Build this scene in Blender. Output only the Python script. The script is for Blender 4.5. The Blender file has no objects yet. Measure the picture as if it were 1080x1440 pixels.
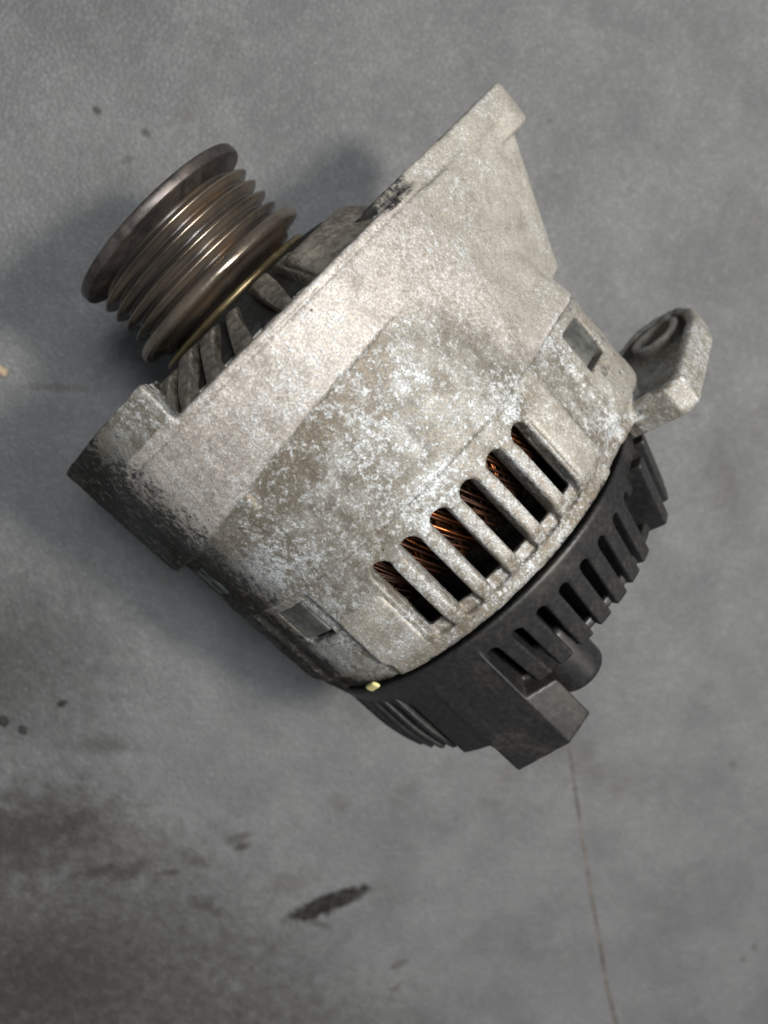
import bpy, math, random
import numpy as np
from mathutils import Matrix, Vector

random.seed(7); rng = np.random.default_rng(7)
S = bpy.context.scene
col = S.collection
rad = math.radians

# ---------------------------------------------------------------- camera
# The alternator's axis lies along +X at AX above the mat; +Y is the side of the ears.
AX = 64.0                                   # mm, height of the alternator's axis over the mat
TILT = rad(14.65)
cam_d = bpy.data.cameras.new('camera'); cam = bpy.data.objects.new('camera', cam_d); col.objects.link(cam)
cam_d.sensor_fit = 'VERTICAL'; cam_d.sensor_height = 34.6; cam_d.sensor_width = 34.6; cam_d.lens = 26.0
cam_d.clip_start = 0.01; cam_d.clip_end = 50
T = Vector((math.cos(TILT), 0, math.sin(TILT))); Sv = Vector((0, 1, 0))
right = (T + Sv).normalized(); up = (Sv - T).normalized(); back = right.cross(up)
m = Matrix((right, up, back)).transposed().to_4x4(); m.translation = Vector((0.0, -0.012, (225 + AX) / 1000))
cam.matrix_world = m
cam_d.dof.use_dof = True; cam_d.dof.focus_distance = 0.168; cam_d.dof.aperture_fstop = 11.0
cam_d.dof.aperture_blades = 0
S.camera = cam

# ---------------------------------------------------------------- light
w = bpy.data.worlds.new('World'); S.world = w; w.use_nodes = True
w.node_tree.nodes['Background'].inputs[0].default_value = (0.86, 0.95, 1.0, 1)
w.node_tree.nodes['Background'].inputs[1].default_value = 0.14
def lamp(name, loc, target, size, power, colour):
    d = bpy.data.lights.new(name, 'AREA'); d.shape = 'DISK'; d.size = size; d.energy = power; d.color = colour
    o = bpy.data.objects.new(name, d); col.objects.link(o); o.location = loc
    o.rotation_euler = (Vector(target) - Vector(loc)).to_track_quat('-Z', 'Y').to_euler()
    return o
lamp('work_lamp', (0.178, 0.24, 0.63), (0.05, 0, 0.05), 0.08, 3.5, (1.0, 0.945, 0.88))
lamp('overhead_fill', (-0.10, 0.42, 1.6), (0.05, 0, 0.05), 0.45, 17.0, (0.96, 0.98, 1.0))  # unseen fill, added to soften shadows and light the boss
S.view_settings.view_transform = 'Standard'; S.view_settings.look = 'None'
S.view_settings.exposure = 0.0; S.view_settings.gamma = 1.0

# ---------------------------------------------------------------- helpers: materials
def new_mat(name):
    M = bpy.data.materials.new(name); M.use_nodes = True
    nt = M.node_tree; return M, nt, nt.nodes['Principled BSDF']
class NB:
    """tiny node builder"""
    def __init__(s, nt): s.nt = nt
    def n(s, kind, **kw):
        x = s.nt.nodes.new(kind)
        for k, v in kw.items(): setattr(x, k, v)
        return x
    def link(s, a, b): s.nt.links.new(a, b)
    def setin(s, sock, v):
        if hasattr(v, 'is_output') or isinstance(v, bpy.types.NodeSocket): s.link(v, sock)
        else: sock.default_value = v
    def coords(s, scale=(1, 1, 1), kind='Object'):
        c = s.n('ShaderNodeTexCoord'); mp = s.n('ShaderNodeMapping'); mp.inputs['Scale'].default_value = scale
        s.link(c.outputs[kind], mp.inputs['Vector']); return mp.outputs[0]
    def noise(s, vec, scale, detail=4, rough=.55, dist=0.0):
        x = s.n('ShaderNodeTexNoise'); s.link(vec, x.inputs['Vector'])
        x.inputs['Scale'].default_value = scale; x.inputs['Detail'].default_value = detail
        x.inputs['Roughness'].default_value = rough; x.inputs['Distortion'].default_value = dist
        return x.outputs['Fac']
    def voro(s, vec, scale, feature='F1', rnd=1.0):
        x = s.n('ShaderNodeTexVoronoi', feature=feature); s.link(vec, x.inputs['Vector'])
        x.inputs['Scale'].default_value = scale; x.inputs['Randomness'].default_value = rnd
        return x.outputs['Distance']
    def ramp(s, f, lo, hi, a=0.0, b=1.0, smooth=True):
        x = s.n('ShaderNodeMapRange', interpolation_type='SMOOTHSTEP' if smooth else 'LINEAR')
        s.setin(x.inputs['Value'], f); s.setin(x.inputs['From Min'], lo); s.setin(x.inputs['From Max'], hi)
        x.inputs['To Min'].default_value = a; x.inputs['To Max'].default_value = b; return x.outputs[0]
    def math(s, op, a, b=0.0, clamp=False):
        x = s.n('ShaderNodeMath', operation=op, use_clamp=clamp); s.setin(x.inputs[0], a); s.setin(x.inputs[1], b); return x.outputs[0]
    def mix(s, f, a, b):
        x = s.n('ShaderNodeMix', data_type='RGBA'); s.setin(x.inputs[0], f)
        for k, v in ((6, a), (7, b)):
            s.setin(x.inputs[k], v if isinstance(v, bpy.types.NodeSocket) else (*v, 1) if len(v) == 3 else v)
        return x.outputs[2]
    def attr(s, name):
        return s.n('ShaderNodeAttribute', attribute_name=name).outputs['Fac']
    def bump(s, h, strength, dist, normal=None):
        x = s.n('ShaderNodeBump'); x.inputs['Strength'].default_value = strength; x.inputs['Distance'].default_value = dist
        s.link(h, x.inputs['Height'])
        if normal is not None: s.link(normal, x.inputs['Normal'])
        return x.outputs[0]

def mat_cast(name, oxide=1.0):
    """weathered die-cast aluminium: grey brown skin, crusty white oxide, greasy dirt mixed with painted shade"""
    M, nt, P = new_mat(name); b = NB(nt); v = b.coords()
    pad, gus, grime_shade = b.attr('pad'), b.attr('smooth_skin'), b.attr('grime_shade')
    big = b.noise(v, 45, 3); mid = b.noise(v, 190, 5, .6); fine = b.noise(v, 760, 6, .72, .15)
    grit = b.noise(v, 1900, 3, .6)
    rough_skin = b.mix(b.ramp(mid, .35, .65), (.185, .168, .138), (.33, .32, .29))
    pad_skin = b.mix(b.ramp(b.math('ADD', b.math('MULTIPLY', fine, .6), b.math('MULTIPLY', mid, .4)), .36, .62), (.37, .338, .302), (.56, .518, .472))
    g_skin = b.mix(b.ramp(mid, .3, .7), (.39, .362, .312), (.47, .44, .385))
    c = b.mix(pad, rough_skin, pad_skin); c = b.mix(gus, c, g_skin)
    # white crusty oxide: ragged islands of fine flecks
    isl = b.math('ADD', b.math('MULTIPLY', fine, .62), b.math('MULTIPLY', big, .34))
    isl = b.math('ADD', isl, b.math('MULTIPLY', mid, .22))
    bias = b.math('ADD', b.math('MULTIPLY', pad, -.02), b.math('MULTIPLY', gus, -.045))
    isl = b.math('ADD', isl, bias)
    ox = b.ramp(isl, .555, .70)
    ox = b.math('MULTIPLY', ox, oxide)
    oxc = b.mix(b.ramp(grit, .35, .65), (.44, .46, .47), (.68, .71, .72))
    c = b.mix(b.math('MULTIPLY', ox, .85), c, oxc)
    # brown film between
    fz = b.attr('film')
    film = b.ramp(b.math('ADD', b.noise(v, 80, 5, .65, .8), b.math('MULTIPLY', fz, .16)), .52, .68)
    film = b.math('MULTIPLY', film, b.math('ADD', .34, b.math('MULTIPLY', fz, .36)))
    film = b.math('MULTIPLY', film, b.ramp(fine, .62, .48, .35, 1.0))
    c = b.mix(film, c, (.17, .138, .098))
    # dark specks
    sp = b.ramp(b.voro(v, 230), .10, .05); sp = b.math('MULTIPLY', sp, b.ramp(b.noise(v, 150, 2), .56, .62))
    c = b.mix(b.math('MULTIPLY', sp, .8), c, (.06, .05, .04))
    salt = b.math('MULTIPLY', b.ramp(grit, .3, .7, .70, 1.18), b.ramp(b.noise(v, 62, 6, .68, .5), .34, .64, .91, 1.05))
    c = b.mix(1.0, c, c); mm = b.n('ShaderNodeMix', data_type='RGBA', blend_type='MULTIPLY'); mm.inputs[0].default_value = 1
    b.link(c, mm.inputs[6]); cc = b.n('ShaderNodeCombineColor'); [b.link(salt, cc.inputs[i]) for i in range(3)]
    b.link(cc.outputs[0], mm.inputs[7]); c = mm.outputs[2]
    # grease and dirt together with painted shade, ragged edge
    gk = b.math('ADD', grime_shade, b.math('MULTIPLY', b.math('SUBTRACT', b.math('ADD', b.math('MULTIPLY', fine, .7), b.math('MULTIPLY', mid, .5)), .60), 2.6))
    gk = b.math('MULTIPLY', b.ramp(gk, .30, .98), b.ramp(grime_shade, .03, .25))
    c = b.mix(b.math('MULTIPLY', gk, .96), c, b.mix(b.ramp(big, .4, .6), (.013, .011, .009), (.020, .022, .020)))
    b.link(c, P.inputs['Base Color'])
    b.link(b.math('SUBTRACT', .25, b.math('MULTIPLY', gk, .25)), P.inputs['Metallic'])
    b.link(b.math('SUBTRACT', .5, b.math('MULTIPLY', gk, .35)), P.inputs['Specular IOR Level'])
    r = b.ramp(fine, .3, .7, .48, .68); r = b.math('ADD', r, b.math('MULTIPLY', gk, .12)); b.link(r, P.inputs['Roughness'])
    h = b.math('ADD', b.math('MULTIPLY', fine, .6), b.math('MULTIPLY', grit, .35)); h = b.math('ADD', h, b.math('MULTIPLY', ox, .35))
    b.link(b.bump(h, .42, .0003), P.inputs['Normal'])
    return M
def mat_simple(name, c1, c2, metallic, r1, r2, scale=300, bump=.2, dist=.0002, stretch=(1, 1, 1)):
    M, nt, P = new_mat(name); b = NB(nt); v = b.coords(stretch)
    f = b.noise(v, scale, 5, .65, .3); g = b.noise(v, scale * .22, 3)
    k = b.math('ADD', b.math('MULTIPLY', f, .5), b.math('MULTIPLY', g, .5))
    b.link(b.mix(b.ramp(k, .35, .65), c1, c2), P.inputs['Base Color'])
    P.inputs['Metallic'].default_value = metallic
    b.link(b.ramp(f, .3, .7, r1, r2), P.inputs['Roughness'])
    if bump: b.link(b.bump(f, bump, dist), P.inputs['Normal'])
    return M
def mat_pulley(name):
    """oil-browned turned steel: rings of tone along the axis, rust in patches"""
    M, nt, P = new_mat(name); b = NB(nt)
    v = b.coords((1, .04, .04)); v2 = b.coords()
    rings = b.noise(v, 500, 2, .5); patch = b.noise(b.coords((1, .35, .35)), 110, 5, .6, .2); fine = b.noise(v2, 900, 3)
    c = b.mix(b.ramp(rings, .35, .65), (.10, .086, .072), (.205, .168, .13))
    c = b.mix(b.ramp(patch, .50, .70, 0, .8), c, (.25, .135, .06))
    c = b.mix(b.ramp(patch, .50, .34, 0, .55), c, (.05, .046, .044))
    c = b.mix(b.math('MULTIPLY', b.attr('polish'), b.ramp(patch, .38, .62, .15, .8)), c, (.36, .305, .245))
    pk = b.math('MULTIPLY', b.attr('packed'), b.ramp(patch, .80, .45))
    c = b.mix(b.math('MULTIPLY', pk, .9), c, (.022, .019, .017))
    b.link(c, P.inputs['Base Color']); b.link(b.math('SUBTRACT', .85, b.math('MULTIPLY', pk, .7)), P.inputs['Metallic'])
    b.link(b.ramp(b.math('ADD', b.math('MULTIPLY', patch, .6), b.math('MULTIPLY', fine, .4)), .3, .7, .17, .38), P.inputs['Roughness'])
    b.link(b.bump(b.math('ADD', rings, b.math('MULTIPLY', fine, .6)), .12, .0001), P.inputs['Normal'])
    return M
def mat_plastic(name):
    """sooty glass-filled black plastic with tan dust"""
    M, nt, P = new_mat(name); b = NB(nt); v = b.coords()
    big = b.noise(v, 55, 5, .6, .5); fine = b.noise(v, 700, 4, .6)
    c = b.mix(b.ramp(fine, .3, .7), (.011, .0107, .011), (.021, .0205, .0205))
    dust = b.ramp(b.math('ADD', b.math('MULTIPLY', big, .8), b.math('MULTIPLY', fine, .25)), .50, .72)
    c = b.mix(b.math('MULTIPLY', dust, .40), c, (.085, .068, .050))
    b.link(c, P.inputs['Base Color'])
    b.link(b.ramp(big, .3, .7, .38, .55), P.inputs['Roughness']); P.inputs['Specular IOR Level'].default_value = .5
    b.link(b.bump(fine, .25, .00015), P.inputs['Normal']); return M
def mat_mat(name):
    """grey leather-grained bench mat, scuffed, with grease stains of their own shape and painted light falloff"""
    M, nt, P = new_mat(name); b = NB(nt); v = b.coords()
    cells = b.voro(v, 560, 'DISTANCE_TO_EDGE'); fine = b.noise(v, 900, 5, .7); mid = b.noise(v, 120, 5, .6, .3); big = b.noise(v, 24, 6, .65, .1)
    c = b.mix(b.ramp(big, .32, .68), (.160, .164, .167), (.222, .225, .226))
    c = b.mix(b.ramp(mid, .52, .75, 0, .35), c, (.23, .225, .212))
    c = b.mix(b.ramp(fine, .35, .65, 0, .55), c, (.120, .118, .115))
    dust = b.math('MULTIPLY', b.ramp(b.voro(v, 95), .055, .03), b.ramp(b.noise(v, 60, 2), .5, .6))
    c = b.mix(b.math('MULTIPLY', dust, .5), c, (.30, .29, .27))
    dk = b.math('MULTIPLY', b.ramp(b.voro(b.coords((1.3, 1, 1)), 70), .075, .04), b.ramp(b.noise(v, 41, 2), .52, .62))
    c = b.mix(b.math('MULTIPLY', dk, .6), c, (.06, .055, .05))
    c = b.mix(b.ramp(b.noise(v, 14, 7, .7, .2), .54, .70, 0, .45), c, (.095, .088, .084))
    xyz = b.n('ShaderNodeSeparateXYZ'); b.link(v, xyz.inputs[0])
    wob = b.noise(v, 190, 6, .75)
    tex = b.ramp(b.math('ADD', b.math('MULTIPLY', fine, .45), b.math('MULTIPLY', b.noise(v, 260, 5, .7), .55)), .34, .54, .72, 1.0)
    def blot(x, y, a, bb, deg, strength, colr, soft=.5):
        nonlocal c
        ca, sa = math.cos(rad(deg)), math.sin(rad(deg))
        dx = b.math('SUBTRACT', xyz.outputs[0], x / 1000); dy = b.math('SUBTRACT', xyz.outputs[1], y / 1000)
        p = b.math('DIVIDE', b.math('ADD', b.math('MULTIPLY', dx, ca), b.math('MULTIPLY', dy, sa)), a / 1000)
        q = b.math('DIVIDE', b.math('ADD', b.math('MULTIPLY', dx, -sa), b.math('MULTIPLY', dy, ca)), bb / 1000)
        d = b.math('SQRT', b.math('ADD', b.math('MULTIPLY', p, p), b.math('MULTIPLY', q, q)))
        d = b.math('ADD', d, b.math('MULTIPLY', b.math('SUBTRACT', wob, .5), 1.6))
        c = b.mix(b.math('MULTIPLY', b.ramp(d, 1.0 + soft * .4, 1.0 - soft, 0, strength), tex), c, colr)
    for args in STAINS_FALLOFF: blot(*args)
    b.link(c, P.inputs['Base Color'])
    b.link(b.ramp(mid, .3, .7, .46, .62), P.inputs['Roughness']); P.inputs['Specular IOR Level'].default_value = .22
    h = b.math('ADD', b.math('MULTIPLY', b.ramp(cells, 0, .28), .7), b.math('MULTIPLY', fine, .5))
    b.link(b.bump(h, .8, .0006), P.inputs['Normal']); return M

# ---------------------------------------------------------------- helpers: solids as distance fields (mm)
def smin(a, b, k):
    if k <= 0: return np.minimum(a, b)
    h = np.clip(.5 + .5 * (b - a) / k, 0, 1); return b + (a - b) * h - k * h * (1 - h)
def smax(a, b, k): return -smin(-a, -b, k)
def slab(U, a, b): return np.maximum(a - U, U - b)
def circ(V, W, c, r): return np.sqrt((V - c[0]) ** 2 + (W - c[1]) ** 2) - r
def hull2(V, W, c1, r1, c2, r2):
    """distance to the convex hull of two circles (c1 the larger); c2[0] may be an array"""
    dx, dy = c2[0] - c1[0], c2[1] - c1[1]; L = np.sqrt(dx * dx + dy * dy)
    px, py = V - c1[0], W - c1[1]
    y = (px * dx + py * dy) / L; x = np.abs(px * dy - py * dx) / L
    bq = (r1 - r2) / L; a = np.sqrt(np.maximum(1 - bq * bq, 1e-6))
    k = -bq * x + a * y
    return np.where(k < 0, np.sqrt(x * x + y * y) - r1,
           np.where(k > a * L, np.sqrt(x * x + (y - L) ** 2) - r2, x * a + y * bq - r1))
def poly2(V, W, pts):
    V, W = np.broadcast_arrays(V, W); d = np.full(V.shape, 1e9, np.float32); s = np.ones(V.shape, np.float32); n = len(pts)
    for i in range(n):
        ax, ay = pts[i]; bx, by = pts[i - 1]
        ex, ey = bx - ax, by - ay; wx, wy = V - ax, W - ay
        t = np.clip((wx * ex + wy * ey) / (ex * ex + ey * ey), 0, 1)
        d = np.minimum(d, (wx - ex * t) ** 2 + (wy - ey * t) ** 2)
        c1, c2, c3 = W >= ay, W < by, ex * wy > ey * wx
        s = np.where((c1 & c2 & c3) | (~c1 & ~c2 & ~c3), -s, s)
    return s * np.sqrt(d)
def grid(u, v, w, h):
    f = lambda a: np.arange(a[0], a[1] + h, h, dtype=np.float32)
    return f(u)[:, None, None], f(v)[None, :, None], f(w)[None, None, :]
def nets(F, org, h):
    """surface nets: vertices and quads of F = 0"""
    F = np.ascontiguousarray(F, np.float32); I = F < 0; nx, ny, nz = F.shape
    cnt = np.zeros((nx - 1, ny - 1, nz - 1), np.int8)
    offs = [(i, j, k) for i in (0, 1) for j in (0, 1) for k in (0, 1)]
    for i, j, k in offs: cnt += I[i:nx - 1 + i, j:ny - 1 + j, k:nz - 1 + k]
    act = (cnt > 0) & (cnt < 8); idx = np.argwhere(act); ids = np.full(act.shape, -1, np.int64); ids[act] = np.arange(len(idx))
    val = np.stack([F[idx[:, 0] + i, idx[:, 1] + j, idx[:, 2] + k] for i, j, k in offs], 1)
    acc = np.zeros((len(idx), 3), np.float32); num = np.zeros(len(idx), np.float32)
    for a in range(8):
        for c in range(a + 1, 8):
            if sum(abs(p - q) for p, q in zip(offs[a], offs[c])) != 1: continue
            fa, fc = val[:, a], val[:, c]; mk = (fa < 0) != (fc < 0)
            t = np.where(mk, fa / np.where(mk, fa - fc, 1), 0)[:, None]
            p = np.array(offs[a], np.float32) + t * (np.array(offs[c], np.float32) - np.array(offs[a], np.float32))
            acc += np.where(mk[:, None], p, 0); num += mk
    co = (idx + acc / num[:, None]) * h + np.array(org, np.float32)
    quads = []
    for ax in range(3):
        sl0 = [slice(None)] * 3; sl1 = [slice(None)] * 3; sl0[ax] = slice(0, -1); sl1[ax] = slice(1, None)
        A, B = I[tuple(sl0)], I[tuple(sl1)]; e = np.argwhere(A != B)
        b_, c_ = [(1, 2), (2, 0), (0, 1)][ax]
        ok = (e[:, b_] > 0) & (e[:, c_] > 0) & (e[:, b_] < act.shape[b_]) & (e[:, c_] < act.shape[c_]) & (e[:, ax] < act.shape[ax]); e = e[ok]
        def cell(db, dc):
            q = e.copy(); q[:, b_] -= db; q[:, c_] -= dc; return ids[q[:, 0], q[:, 1], q[:, 2]]
        q = np.stack([cell(1, 1), cell(0, 1), cell(0, 0), cell(1, 0)], 1)
        flip = ~A[e[:, 0], e[:, 1], e[:, 2]]; q[flip] = q[flip][:, ::-1]; quads.append(q)
    return co, np.concatenate(quads)
def mesh_np(name, co, faces, mat, attrs=None, smooth=True):
    """co in mm relative to the axis -> metres with z = 0 on the mat"""
    me = bpy.data.meshes.new(name); co = np.asarray(co, np.float32).copy(); faces = np.asarray(faces, np.int32); k = faces.shape[1]
    me.vertices.add(len(co)); me.vertices.foreach_set('co', (co * .001).ravel())
    me.loops.add(faces.size); me.loops.foreach_set('vertex_index', faces.ravel())
    me.polygons.add(len(faces)); me.polygons.foreach_set('loop_start', np.arange(0, faces.size, k, dtype=np.int32))
    me.update(calc_edges=True); me.validate()
    me.polygons.foreach_set('use_smooth', np.full(len(me.polygons), smooth))
    for an, arr in (attrs or {}).items():
        at = me.attributes.new(an, 'FLOAT', 'POINT'); at.data.foreach_set('value', np.asarray(arr, np.float32))
    me.materials.append(mat); return me
def link(name, me, parent=None, loc=None, rot=None):
    o = bpy.data.objects.new(name, me); col.objects.link(o); o.parent = parent
    if loc is not None: o.location = loc
    if rot is not None: o.rotation_euler = rot
    return o
def lathe(prof, n=128):
    """closed ring of (u, r) points revolved about the axis"""
    a = np.linspace(0, 2 * np.pi, n, endpoint=False); p = np.array(prof, np.float32); k = len(p)
    co = np.stack([np.repeat(p[None, :, 0], n, 0), np.sin(a)[:, None] * p[None, :, 1], np.cos(a)[:, None] * p[None, :, 1]], 2).reshape(-1, 3)
    i, j = np.meshgrid(np.arange(n), np.arange(k), indexing='ij'); i2, j2 = (i + 1) % n, (j + 1) % k
    f = np.stack([i * k + j, i * k + j2, i2 * k + j2, i2 * k + j], -1).reshape(-1, 4); return co, f
def tubes(paths, r, n=6):
    cos, fs, base = [], [], 0
    for P in paths:
        P = np.asarray(P, np.float32); t = np.gradient(P, axis=0); t /= np.linalg.norm(t, axis=1, keepdims=True)
        ref = np.array([.3, .2, .9]); s1 = np.cross(t, ref); s1 /= np.linalg.norm(s1, axis=1, keepdims=True); s2 = np.cross(t, s1)
        a = np.linspace(0, 2 * np.pi, n, endpoint=False)
        ring = P[:, None] + r * (np.cos(a)[None, :, None] * s1[:, None] + np.sin(a)[None, :, None] * s2[:, None])
        k = len(P); cos.append(ring.reshape(-1, 3)); i, j = np.meshgrid(np.arange(k - 1), np.arange(n), indexing='ij'); j2 = (j + 1) % n
        fs.append(np.stack([i * n + j, i * n + j2, (i + 1) * n + j2, (i + 1) * n + j], -1).reshape(-1, 4) + base); base += k * n
    return np.concatenate(cos), np.concatenate(fs)
sstep = lambda x, a, b: (lambda t: t * t * (3 - 2 * t))(np.clip((x - a) / (b - a), 0, 1))

# ---------------------------------------------------------------- setting: the mat
STAINS_FALLOFF = [  # x, y (mm on the mat), half length, half width, direction, strength, colour, softness
    (179, -146, 20, 5.2, 63, 1.0, (.016, .013, .011), .35),
    (160, -149, 12, 7, 60, .35, (.06, .052, .045), .8),
    (129, -147, 6, 2.5, 55, .6, (.05, .045, .04), .6),
    (106, -185, 11, 4, 75, .6, (.045, .038, .034), .8),
    (123, -165, 8, 4, 20, .5, (.05, .045, .04), .8),
    (95, -178, 30, 16, 30, .35, (.07, .062, .056), .9),
    (62, -151, 14, 5, 40, .5, (.055, .05, .046), .9),
    (62, -200, 44, 22, 60, .85, (.042, .037, .034), .9), (110, -245, 105, 68, 40, .95, (.045, .040, .037), 1.0), (5, -160, 60, 46, 50, .85, (.055, .053, .052), 1.0), (205, -222, 90, 46, 40, .8, (.055, .049, .045), 1.0), (118, -176, 5, 1.6, 40, .8, (.04, .035, .03), .7), (133, -149, 4, 2, 60, .8, (.04, .035, .03), .7), (97, -192, 14, 3, 55, .7, (.04, .034, .031), .8), (140, -178, 9, 3, 10, .55, (.05, .043, .038), .8), (182, -155, 7, 2.2, 20, .6, (.045, .04, .035), .8), (76, -182, 12, 4, 75, .6, (.045, .04, .036), .8),  # broad blots paint the light falloff at lower left; small ones are smudges
    (94, -106, 16, 10, 0, .5, (.12, .12, .122), .8),
    (150, -110, 6, 4, 10, .4, (.085, .075, .065), .8),
    (225, -147, 5, 2, 70, .5, (.06, .05, .045), .6),
    (232, -156, 3.5, 1.7, 70, .5, (.06, .05, .045), .6),
    (-25, -33, 10, 1.2, 40, .35, (.07, .06, .06), .8),
    (-40, -62, 16, 1.6, 44, .4, (.08, .06, .055), .8),
    (-92, 15, 1.6, 1.3, 0, .8, (.05, .048, .045), .5), (-77, 21.5, 2.0, 1.6, 0, .7, (.06, .056, .053), .6),
    (-75, 11, 3.4, 1.3, 60, .5, (.075, .07, .066), .7),
    (-62, 45, 7, 5, 0, .35, (.27, .27, .26), .8),
    (275, 19, 2.4, 2, 0, .5, (.07, .066, .06), .6), (359, -34, 2, 1.8, 0, .5, (.07, .066, .06), .6), (359, -42, 2, 1.8, 0, .5, (.07, .066, .06), .6),
]
MAT = mat_mat('bench_mat_vinyl')
N = 2; X0, X1, Y0, Y1 = -.9, 1.1, -1.0, 1.0
me = bpy.data.meshes.new('work_mat')
me.from_pydata([(X0, Y0, 0), (X1, Y0, 0), (X1, Y1, 0), (X0, Y1, 0), (X0, Y0, -.003), (X1, Y0, -.003), (X1, Y1, -.003), (X0, Y1, -.003)], [],
               [(0, 1, 2, 3), (7, 6, 5, 4), (0, 4, 5, 1), (1, 5, 6, 2), (2, 6, 7, 3), (3, 7, 4, 0)])
me.materials.append(MAT); work_mat = link('work_mat', me)
work_mat['kind'] = 'structure'; work_mat['label'] = 'scuffed grey leather grained bench mat under the alternator'

# the raised crease of the mat that runs out from under the black cover
M_crease = mat_simple('crease_edge', (.075, .064, .052), (.19, .17, .15), 0, .5, .7, 400)
pts = [(196, -19), (215.5, -31.7), (246.5, -52.2), (284.5, -76.3), (318, -97.4), (333, -105), (420, -160)]
co, fs = [], []
for i, (x, y) in enumerate(pts):
    wd = [.1, .35, .5, .5, .5, .6, .6][i]; px, py = .55, .83
    co += [(x - px * wd * 2.4, y - py * wd * 2.4, .02 - AX), (x, y, .02 - AX + wd * .9), (x + px * wd * .8, y + py * wd * .8, .02 - AX)]
    if i: k = 3 * i; fs += [(k - 3, k, k + 1, k - 2), (k - 2, k + 1, k + 2, k - 1)]
crease = link('seam', mesh_np('seam', np.array(co) + np.array([0, 0, AX]), fs, M_crease, smooth=False), work_mat)
crease['label'] = 'thin brown seam line in the mat'

# ---------------------------------------------------------------- the alternator
alt = link('alternator', None); alt['category'] = 'alternator'
alt['label'] = 'weathered car alternator with ribbed belt pulley and black rear cover lying on the mat'
ZO = Vector((0, 0, AX / 1000))              # parts are modelled about the axis
M_cast = mat_cast('weathered_cast_aluminium'); M_fin = mat_simple('greasy_cast_fins', (.085, .072, .056), (.29, .26, .215), .35, .30, .55, 620, .7, .0005)
M_pul = mat_pulley('oil_browned_steel'); M_pla = mat_plastic('sooty_black_plastic')
M_rim = mat_simple('smoky_flange_steel', (.055, .050, .050), (.17, .145, .13), .75, .32, .52, 220, .25, .00015)
M_brass = mat_simple('yellowed_washer_steel', (.20, .15, .075), (.36, .28, .15), .8, .28, .45, 260, .2)
M_dark = mat_simple('dark_lamination_steel', (.012, .011, .010), (.03, .028, .025), .2, .45, .65, 300, .3)
M_cu = mat_simple('enamelled_copper', (.014, .007, .005), (.10, .035, .014), .6, .28, .5, 160, .15)
M_core = mat_simple('varnished_winding', (.012, .008, .006), (.045, .022, .012), .3, .4, .6, 350, .8, .0008)
M_clip = mat_simple('dull_grey_plate', (.07, .073, .066), (.17, .17, .155), .4, .45, .6, 260, .2)
M_teal = mat_simple('green_grey_label', (.045, .065, .058), (.10, .135, .12), .1, .45, .6, 180, .2)
M_tan = mat_simple('dusty_tan', (.30, .24, .17), (.42, .35, .26), 0, .5, .7, 200, .2)
M_yel = mat_simple('yellow_paint', (.62, .55, .22), (.72, .66, .34), 0, .45, .6, 300, .2)

# ---- front bracket: barrel, raised band with the pivot boss, ear with its gusset, ribbed nose
H = .55
U, V, W = grid((-16, 47), (-74, 95), (-67, 67), H)
R = np.sqrt(V * V + W * W); A = np.arctan2(V, W)
SH = ((0, 0), 62.3, (51, 26), 12.0)          # shoulder on the ear side
BOSS = (-44.5, 12); BR = 19.0
F = np.broadcast_to(smax(R - 62.3, slab(U, .4, 45.12), .25), (U.size, V.size, W.size)).copy()
F = smin(F, smax(hull2(V, W, *SH) + np.clip((44 - U) * .22, 0, 9), slab(U, 10, 45.12), .25), 1.6)
uend = np.where(V < 27, 14.3 + .0014 * (V - 27) ** 2, 14.3 + (V - 27) * 2.0)
fade = sstep(V, 14, 34) * 1.1
pad = hull2(V, W, (0, 0), 63.4, BOSS, BR) + fade
F = smin(F, smax(smax(pad, -2.6 - U, 1.2), U - uend, .5), .7)
F = smin(F, smax(circ(V, W, BOSS, BR), slab(U, -12.6, 24), .9), 1.5)
F = smin(F, smax(smax(hull2(V, W, (0, 0), 63.4, BOSS, BR), slab(U, -12.6, 24), .9), V + 29.5 + .05 * U, 1.2), .8)
F = smax(F, -smax(smax(np.abs(U + .6) - .3, -pad - .55, .1), np.abs(V) - 48, .3), .2)
ve = np.where(U < 2, 77, 77 - (U - 2) * .40)
F = smin(F, smax(smax(hull2(V, W, (0, 0), 62.0, (ve, 6.0), 11.5), slab(U, .3, 41.5), 1.0), 5 - V, 1.0), 1.4)
F = smin(F, smax(hull2(V, W, (30, 8), 36, (77.5, 5), 14.2), slab(U, -5.6, 1.4), .9), .8)
F = smin(F, smax(hull2(V, W, (70, 7), 14.6, (79.0, 5), 13.4), slab(U, -5.8, 6.4), 1.4), .8)
nose = smax(R - (54 + 1.75 * U), slab(U, -12.5, 2), 1.0)
F = smin(F, nose, .6)
PITCH = rad(10.8)
da = (A - rad(6) - PITCH / 2 + PITCH / 2) % PITCH - PITCH / 2
gap = smax(smax(np.abs(da + 0 * R) * -R + 2.5 * (R / 48), 46.5 - R, .8), R - 53.5, .8)
F = smax(F, -smax(gap, slab(U, -20, 5), .5), .5)
F = smax(F, -smax(R - 57, slab(U, 5, 60), 1), .6)
F = smax(F, -smax(R - 12, slab(U, -20, 6), .5), .3)
F = smax(F, -circ(V, W, BOSS, 5.2) - 0 * U, .5)
F = smax(F, -smax(circ(V, W, (77.5, 5), 5.2), slab(U, -9, 60), .3), .5)
F = F + .13 * np.sin(U * .55 + 1) * np.sin(V * .38 + U * .1) * np.sin(W * .41 + 2) + .07 * np.sin(V * .95 + U * .7) * np.sin(W * 1.1 - U * .5)
co, fs = nets(F, (U.flat[0], V.flat[0], W.flat[0]), H)
u, v, ww = co.T; r = np.hypot(v, ww); a = np.degrees(np.arctan2(v, ww))
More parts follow.
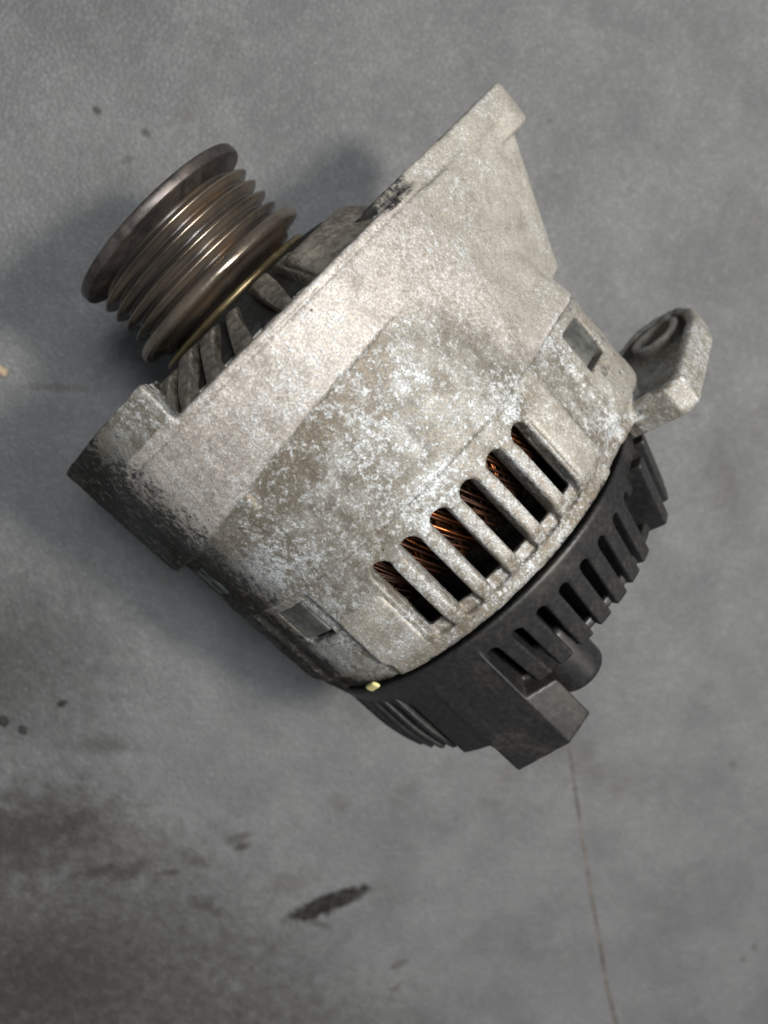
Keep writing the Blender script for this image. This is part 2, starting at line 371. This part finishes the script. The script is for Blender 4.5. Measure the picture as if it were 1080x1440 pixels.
ue = np.where(v < 27, 14.3 + .0014 * (v - 27) ** 2, 14.3 + (v - 27) * 2.0)
pz = np.where(v < 14, sstep(ue - u, -.6, .6), sstep(ue - u, -.6 - np.maximum(v - 14, 0) * 1.1, .6 + np.maximum(v - 14, 0) * .35)) * sstep(v, -58, -44) * (u > -3.4)
gz = sstep(v, 38, 46) * (u > -6) * (u < 44)
gr = sstep(-v - .2 * ww, 24, 47) * (v < -20) + 1.5 * (u < -3.2) * (v > -29) * (r < 56) * (v < 40) + .35 * sstep(-ww, 0, 20)  # dirt plus painted shade: boss flank, underside, gaps between the fins
gr = np.clip(gr + .75 * sstep(-np.hypot((v - 40), (u + 5)), -11, -4) * (u < -1.2), 0, 1.5)
fb = link('front_bracket', mesh_np('front_bracket', co, fs, M_cast, {'pad': pz, 'smooth_skin': gz, 'grime_shade': gr, 'film': sstep(u - ue, -.3, .6) * (1 - sstep(u - ue, 4, 17)) * (1 - sstep(v, 5, 32))}), alt, ZO)
fb['label'] = 'pale oxidised cast aluminium front housing with boss and ear'

# cooling fins of the nose: three lumpy castings of the fin, shared
fin_mes = []
for q in range(3):
    U2, V2, W2 = grid((-14, 3), (-9, 9), (26, 60), .5)
    c = V2 + (U2 + 6) * (.18 + .06 * q) - .2 * np.sin(W2 * .35 + q)
    hw = 2.25 + .25 * np.sin(U2 * .6 + q * 2) + .12 * (U2 + 6) * (q - 1) * .5
    fin = smax(smax(np.abs(c) - hw, slab(U2, -11.8 + .4 * q, 1.2), .8), smax(W2 - (57.6 + 1.45 * U2 + .3 * np.sin(U2 * .8 + q)), 28 - W2, 1.0), 1.0)
    co, fs = nets(fin, (U2.flat[0], V2.flat[0], W2.flat[0]), .5); fin_mes.append(mesh_np('cooling_fin', co, fs, M_fin))
for i in range(33):
    ang = rad(6) + i * PITCH
    dgr = (math.degrees(ang) + 180) % 360 - 180
    if 22 < dgr < 96: continue
    link('cooling_fin', fin_mes[i % 3], fb, None, (-ang, 0, 0))
# solid lug beside the ear
U2, V2, W2 = grid((-14, 3), (6, 44), (20, 62), .5)
R2 = np.sqrt(V2 ** 2 + W2 ** 2); A2 = np.degrees(np.arctan2(V2, W2))
lug = smax(smax(R2 - (58.5 + 1.1 * U2), slab(U2, -10.5, 1.0), 2.0), smax((np.abs(A2 - 30) - 15) * .85, 26 - R2, 1.5), 2.0)
co, fs = nets(lug, (U2.flat[0], V2.flat[0], W2.flat[0]), .5)
link('bearing_lug', mesh_np('bearing_lug', co, fs, M_fin), fb)

# ---- rear bracket: slotted barrel, clamp windows, rear ear
U, V, W = grid((44, 90), (-66, 97), (-65, 65), H)
R = np.sqrt(V * V + W * W); A = np.arctan2(V, W); AD = np.degrees(A)
SLOT = [-20.6 + 8.4 * i for i in range(6)]
def sect(lo, hi, k=1.2): return sstep(AD, lo - k, lo + k) * (1 - sstep(AD, hi - k, hi + k))
low = 1.1 * sect(-62, -39) * (sstep(U, 45, 48)) + .9 * sect(35.5, 46) * sstep(U, 50, 53)
ro = 62.5 - low - 1.9 * sstep(U, 72.5, 76.5)
F = smax(smax(np.minimum(R - ro, np.maximum(hull2(V, W, *SH) + (62.5 - ro), 8 - V)), slab(U, 45.2, 79.6), .25), -smax(R - 57.5, slab(U, 40, 76), .5), .5)
for s in SLOT:
    c = (A - rad(s)) * R
    cut = smax(np.sqrt(np.maximum(53.6 - U, 0) ** 2 + c * c) - 2.6, slab(R, 52, 70), .3)
    cut = smax(cut, U - 72.2, .4)
    F = smax(F, -cut, .7)
    cut2 = smax(smax(np.sqrt(np.maximum(53.6 - U, 0) ** 2 + c * c) - 2.6, 59.2 - R, .3), U - 75.6, .8)
    F = smax(F, -cut2, .9)
for ang, hw, cv, cw, dep in ((-47.7, 5.3, 0, 0, 57.2), (34.5, 4.7, 53.7, 38.7, -5.0)):
    t = rad(ang); c = (V - cv) * math.cos(t) - (W - cw) * math.sin(t); rr = (V - cv) * math.sin(t) + (W - cw) * math.cos(t)
    F = smax(F, -smax(smax(np.abs(c) - hw, slab(U, 48.5, 60.5), .4), dep - rr, .3), .4)
EAR = [(28, 20), (50, 35), (59, 46), (64.5, 46.5), (87, 25), (92, 17), (93, 9), (89, 1), (82, -2.5), (74, -1), (55, -14), (28, -14)]
pe = poly2(V[0], W[0], EAR)[None]
ear = smax(pe, slab(U, 75.5, 85), 1.8)
pocket = smax(smax(pe + 3.2, slab(U, 70, 79.8), .8), 7.6 - np.sqrt((V - 81) ** 2 + (W - 11) ** 2), 1.6)
ear = smax(ear, -smax(pocket, 55 - V, .5), .8)
ear = smax(ear, 59.8 - R, .6)
ear = smin(ear, smax(smax(pe + 4, slab(U, 68, 79), 1), smax(R - 64, 56 - R, 1), 1), 1.5)
ear = smax(ear, -circ(V, W, (81, 11), 5.4) - 0 * U, .5)
F = smin(F, ear, 1.6)
F = F + .13 * np.sin(U * .55 + 1) * np.sin(V * .38 + U * .1) * np.sin(W * .41 + 2) + .07 * np.sin(V * .95 + U * .7) * np.sin(W * 1.1 - U * .5)
co, fs = nets(F, (U.flat[0], V.flat[0], W.flat[0]), H)
u, v, ww = co.T; r = np.hypot(v, ww); a = np.degrees(np.arctan2(v, ww))
gr = np.clip(.9 * sstep(-a, 49, 62) + .62 * sstep(u, 77.0, 79.3) * (r < 63) + .5 * sstep(-a, 40, 44) * (a > -62) * .7 + .8 * (r < 59) + .42 * (r > 64) * (u < 79) * (ww < 40) + .35 * sstep(-ww, 0, 20), 0, 1)  # rim dirt, with shade painted along the lower left edge and underside
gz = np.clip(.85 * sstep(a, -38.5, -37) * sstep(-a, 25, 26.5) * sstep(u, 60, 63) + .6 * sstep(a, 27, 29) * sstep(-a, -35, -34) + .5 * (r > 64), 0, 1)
rb = link('rear_bracket', mesh_np('rear_bracket', co, fs, M_cast, {'pad': 0 * u, 'smooth_skin': gz, 'grime_shade': gr, 'film': .35 + .65 * sstep(u, 70, 76) * (r < 63)}), alt, ZO)
rb['label'] = 'oxidised slotted rear housing with drilled ear'
# ribs between the slots
U2, V2, W2 = grid((46, 81), (-4, 4), (55, 66), .4)
top = 63.2 - .085 * np.maximum(U2 - 69.5, 0) ** 2 - .09 * np.maximum(56 - U2, 0) ** 2
rib = smax(smax(np.abs(V2) - 1.9, W2 - top, 1.3), smax(slab(U2, 47.5, 76.2), 57 - W2, .5), 1.2)
co, fs = nets(rib, (U2.flat[0], V2.flat[0], W2.flat[0]), .4)
rib_me = mesh_np('rib', co, fs, M_cast, {'pad': 0 * co[:, 0] + .25, 'smooth_skin': 0 * co[:, 0] + .15, 'film': 0 * co[:, 0] + .45, 'grime_shade': .6 * sstep(-co[:, 2], -61.2, -58.8)})
for s in SLOT[:-1]: link('rib', rib_me, rb, None, (-rad(s + 4.2), 0, 0))
# raised pad after the last slot, and the one before the first
def panel(name, lo, hi, u0, u1, rt):
    U2, V2, W2 = grid((u0 - 2, u1 + 2), (-48, 48), (38, 66), .5)
    R2 = np.sqrt(V2 ** 2 + W2 ** 2); A2 = np.degrees(np.arctan2(V2, W2)); mid, hw = (lo + hi) / 2, (hi - lo) / 2
    f = smax(smax((np.abs(A2 - mid) - hw) * 1.05, R2 - (rt - .08 * np.maximum(U2 - u1 + 6, 0) ** 2 - .06 * np.maximum(u0 + 5 - U2, 0) ** 2), 1.4), smax(slab(U2, u0, u1), 58 - R2, .5), 1.0)
    co, fs = nets(f, (U2.flat[0], V2.flat[0], W2.flat[0]), .5)
    return link(name, mesh_np(name, co, fs, M_cast, {'pad': 0 * co[:, 0], 'smooth_skin': 0 * co[:, 0] + .7, 'grime_shade': 0 * co[:, 0]}), rb)
panel('corner_pad', 24.6, 34.5, 50, 75.5, 63.3)
panel('corner_pad', -38.5, -24.4, 55, 76.5, 63.0)
# clamp plates in the two windows
def box_me(name, sx, sy, sz, mat, bev=.4):
    U2, V2, W2 = grid((-sx / 2 - 1, sx / 2 + 1), (-sy / 2 - 1, sy / 2 + 1), (-sz / 2 - 1, sz / 2 + 1), .4)
    f = smax(smax(np.abs(U2) - sx / 2, np.abs(V2) - sy / 2, bev), np.abs(W2) - sz / 2, bev)
    co, fs = nets(f, (U2.flat[0], V2.flat[0], W2.flat[0]), .4); return mesh_np(name, co, fs, mat)
clip_me = box_me('clamp_plate', 10.6, 10.3, 5, M_clip)
clip2 = box_me('clamp_plate', 10.6, 9.1, 4, M_clip)
for ang, cv, cw, rr, cm in ((-47.7, 0, 0, 58.7, clip_me), (34.5, 53.7, 38.7, -2.6, clip2)):
    t = rad(ang); link('clamp_plate', cm, rb, (.0537, (cv + math.sin(t) * rr) / 1000, (cw + math.cos(t) * rr) / 1000), (-t, 0, 0))
t = rad(-48.5)
lab_me = box_me('paint_dab', 2.6, 5.0, 1.1, M_yel, .8)
o = link('paint_dab', lab_me, rb, (.0790, math.sin(t) * .0612, math.cos(t) * .0612), (-t, 0, .3)); o['label'] = 'pale yellow paint dab on the housing corner'
t = rad(-66)
o = link('label_plate', box_me('label_plate', 10, 9, 1.2, M_teal), fb, (.0325, math.sin(t) * .0617, math.cos(t) * .0617), (-t, 0, 0)); o['label'] = 'green grey plate beside the boss'

# ---- inside: stator, rotor, windings
stator = link('stator_core', mesh_np('stator_core', *lathe([(12, 47), (46.5, 47), (46.5, 56.6), (12, 56.6)]), M_dark, smooth=False), alt, ZO)
link('winding_core', mesh_np('winding_core', *lathe([(46.6, 46), (46.6, 53.5), (60, 53.0), (63, 50), (63, 46)]), M_core), alt, ZO)
rotor = link('rotor', mesh_np('rotor', *lathe([(7, 8), (8, 44), (66, 44), (68, 8)]), M_dark, smooth=False), alt, ZO)
dark, bare = [], []
for lay in range(3):
    for i in range(96):
        a0 = rad(i * 3.75) + lay * .02; sg = (1, -1, 1)[lay]; nw = 3
        for q in range(nw):
            a1 = a0 + rad(q * .95); rr = 55.9 - lay * 1.2 + rng.uniform(-.25, .25); uu1 = 66 + rng.uniform(-3, 2); sl = rad(8.5 + rng.uniform(-.8, .8))
            p = [(46.2 + (uu1 - 46.2) * k / 9, *(lambda an: (math.sin(an) * (rr - 2.5 * (k / 9) ** 3), math.cos(an) * (rr - 2.5 * (k / 9) ** 3)))(a1 + sg * sl * (k / 9) ** 1.3)) for k in range(10)]
            (bare if rng.uniform() < (.13 if lay == 0 else .07) else dark).append(p)
wb = link('bare_copper', mesh_np('bare_copper', *tubes(bare, .42), mat_simple('bare_copper', (.02, .008, .004), (.48, .16, .05), .9, .2, .4, 330, .15)), alt, ZO)
wb['kind'] = 'stuff'; wb['label'] = 'bright chafed copper strands inside the slots'
wind = link('copper_windings', mesh_np('copper_windings', *tubes(dark, .42), M_cu), alt, ZO); wind['kind'] = 'stuff'; wind['label'] = 'dark varnished copper wire windings seen through the slots'

# ---- rear cover
H = .5
U, V, W = grid((79, 127), (-62, 62), (-62, 62), H)
R = np.sqrt(V * V + W * W); A = np.arctan2(V, W); AD = np.degrees(A)
cone = np.maximum(U - 82.5, 0) * .27
ro = 59.6 - cone
SLAT0, SP = -17.5, 7.7
ring = smax(smax(R - ro, slab(U, 81.2, 90.5), .9), 53.5 - R, .6)
for i in range(8):
    c = (A - rad(SLAT0 + SP * i)) * R
    ring = smax(ring, -smax(np.sqrt(np.maximum(89.2 - U, 0) ** 2 + c * c) - 1.6, 50 - R, .3), .5)
ring = smax(ring, -smax(np.maximum(41 - AD, AD - 75) * .95, 86.5 - U, .5), .4)
ang_open = np.maximum(-20.2 - AD, AD - 75)                       # negative inside the slatted sector
shell = smax(smax(smax(R - ro, 54.5 - cone - R, .5), slab(U, 81.2, 105.5), .8), -ang_open * .9, .4)
F = smin(ring, shell, .5)
F = smin(F, smax(R - 51.6, slab(U, 102.6, 105.4), .6), .5)
F = smin(F, smax(R - 42, slab(U, 80, 102), .6), .5)              # rectifier core behind the slats
BLK = [(-20.0, 55.6), (-35.5, 46.3), (-29, 33), (-13, 36), (-11.0, 54.0)]
pb = poly2(V[0], W[0], BLK)[None]
F = smin(F, smax(smax(pb, slab(U, 82, 123) + .10 * (V + 34), .6), (AD + 19.4) * .9 - np.maximum(U - 103.5, 0) * 2.2, .3), .5)
F = smin(F, smax(smax(R - 57.9, 50 - R, .6), smax(slab(U, 82, 112.5), np.maximum(AD + 34, -48 - AD) * .95, .6), .6), .8)
F = smin(F, smax(smax(R - 56.2, 50 - R, .6), smax(slab(U, 82, 110), np.maximum(AD + 46, -84 - AD) * .95, .6), .6), .3)
co, fs = nets(F, (U.flat[0], V.flat[0], W.flat[0]), H)
rc = link('rear_cover', mesh_np('rear_cover', co, fs, M_pla), alt, ZO); rc['label'] = 'sooty black plastic rear cover with slats'
U2, V2, W2 = grid((85, 108), (-4, 4), (40, 61), .4)
top = 59.45 - .27 * np.maximum(U2 - 82.5, 0)
sl = smax(smax(np.abs(V2) - 2.3, W2 - top, .7), smax(slab(U2, 86.5, 106), 41 - W2, .5), .6)
co, fs = nets(sl, (U2.flat[0], V2.flat[0], W2.flat[0]), .4); slat_me = mesh_np('slat', co, fs, M_pla)
for i in range(7): link('slat', slat_me, rc, None, (-rad(SLAT0 + SP * (i + .5)), 0, 0))
for ang in (46.5, 58, 68): link('slat', slat_me, rc, (0.0, math.sin(rad(ang)) * .003, math.cos(rad(ang)) * .003), (-rad(ang), 0, 0))
U2, V2, W2 = grid((85, 106), (-2.4, 2.4), (44, 58), .4)
f = smax(smax(np.abs(V2) - 1.5, W2 - (55 - .27 * np.maximum(U2 - 82.5, 0)), .6), smax(slab(U2, 86, 104.5), 45 - W2, .4), .5)
co, fs = nets(f, (U2.flat[0], V2.flat[0], W2.flat[0]), .4)
o = link('lead_strip', mesh_np('lead_strip', co, fs, M_tan), rc, None, (-rad(51.5), 0, 0)); o['label'] = 'dusty tan strip between the slats'
U2, V2, W2 = grid((82, 113), (-2.4, 2.4), (48, 62), .4)
sl = smax(smax(np.abs(V2) - 1.0, W2 - 58.6 + .02 * np.maximum(U2 - 96, 0) ** 2 * .4, .5), smax(slab(U2, 84, 111), 50 - W2, .4), .5)
co, fs = nets(sl, (U2.flat[0], V2.flat[0], W2.flat[0]), .4); rib2 = mesh_np('ridge', co, fs, M_pla)
for ang in (-51, -56.5, -62, -68, -74): link('ridge', rib2, rc, None, (-rad(ang), 0, 0))
U2, V2, W2 = grid((95, 118), (-9, 9), (-9, 9), .4)
f = smax(np.sqrt(V2 ** 2 + W2 ** 2) - 7.6, slab(U2, 98, 116), 2.2)
co, fs = nets(f, (U2.flat[0], V2.flat[0], W2.flat[0]), .4)
link('terminal_boss', mesh_np('terminal_boss', co, fs, M_pla), rc, (0, -.005, .045))

# ---- pulley
rim = [(-42.9, 17), (-42.9, 27.4), (-42.75, 27.8), (-42.4, 28.1), (-41.9, 28.2), (-40.4, 28.2), (-40.05, 28.0), (-39.9, 27.6), (-39.6, 25.8), (-38.2, 23.6), (-38.1, 17)]
prof = [(-38.1, 17), (-38.1, 23.4)]
x = -37.5
for i in range(4):
    prof += [(x, 23.0), (x + .5, 23.1), (x + 1.45, 26.2), (x + 1.8, 26.6), (x + 2.15, 26.2), (x + 3.1, 23.2)]; x += 3.6
prof += [(x, 23.0), (x + .5, 23.3), (x + 1.1, 27.2), (x + 1.7, 28.6), (x + 3.4, 29.2), (x + 4.4, 28.8), (x + 4.7, 27.6), (x + 4.9, 25.2), (x + 5.9, 23.6), (x + 6.7, 23.2), (x + 6.8, 20.6), (x + 8.2, 20.0), (x + 8.2, 9), (-30, 9), (-30, 17)]
pco, pfs = lathe(prof, 192)
pulley = link('pulley', mesh_np('pulley', pco, pfs, M_pul, {'polish': sstep(np.hypot(pco[:, 1], pco[:, 2]), 25.2, 26.3), 'packed': 1 - sstep(np.hypot(pco[:, 1], pco[:, 2]), 23.6, 26.4)}), alt, ZO); pulley['label'] = 'dark brown ribbed belt pulley'
link('front_flange', mesh_np('front_flange', *lathe(rim, 192), M_rim), pulley)
link('washer', mesh_np('washer', *lathe([(-14.6, 9), (-14.6, 25.6), (-14.2, 26.1), (-13.2, 26.1), (-12.8, 25.6), (-12.8, 9)], 160), M_brass), alt, ZO)
link('shaft', mesh_np('shaft', *lathe([(-44, .1), (-44, 7.4), (-43.2, 8.2), (60, 8.2), (60, .1)], 48), M_pul), alt, ZO)
n6 = lathe([(-38, 8.2), (-38, 12.5), (-31, 12.5), (-31, 8.2)], 6)
link('nut', mesh_np('nut', *n6, M_pul, smooth=False), alt, ZO)

# ---------------------------------------------------------------- crumbs on the mat
M_crumb = mat_simple('black_rubber', (.012, .011, .010), (.03, .027, .024), 0, .6, .8, 900, .5)
M_chip = mat_simple('tan_chip', (.36, .27, .17), (.50, .40, .28), 0, .6, .8, 500, .4)
for name, x, y, a_, b_, c_, rot, mt, lab, grp in (
        ('chip', -56.5, -70.8, 2.6, 1.6, .8, 20, M_chip, 'small tan chip lying at the left edge of the mat', None),
        ('crumb', 36.3, -165.4, 2.2, 1.2, .8, -20, M_crumb, 'black crumb on the mat between two other black crumbs', 'black crumbs on the mat'),
        ('crumb', 39.6, -148.3, 1.9, 1.1, .7, 70, M_crumb, 'black crumb lying farthest from the left edge of the mat', 'black crumbs on the mat'),
        ('crumb', 28.6, -167.2, 2.4, 1.8, .9, 10, M_crumb, 'black crumb at the very left edge of the mat', 'black crumbs on the mat')):
    U2, V2, W2 = grid((-4, 4), (-3, 3), (-2, 2), .35)
    f = (np.sqrt((U2 / a_) ** 2 + (V2 / b_) ** 2 + (W2 / c_) ** 2) - 1 + .22 * np.sin(U2 * 2.3 + x) * np.sin(V2 * 3.1 + y) + .12 * np.sin(W2 * 5 + U2 * 3)) * c_
    co, fs = nets(f, (U2.flat[0], V2.flat[0], W2.flat[0]), .35)
    o = link(name, mesh_np(name, co - np.array([0, 0, co[:, 2].min()]), fs, mt), None, (x / 1000, y / 1000, 0), (0, 0, rad(rot)))
    o['label'] = lab; o['category'] = 'debris'
    if grp: o['group'] = grp
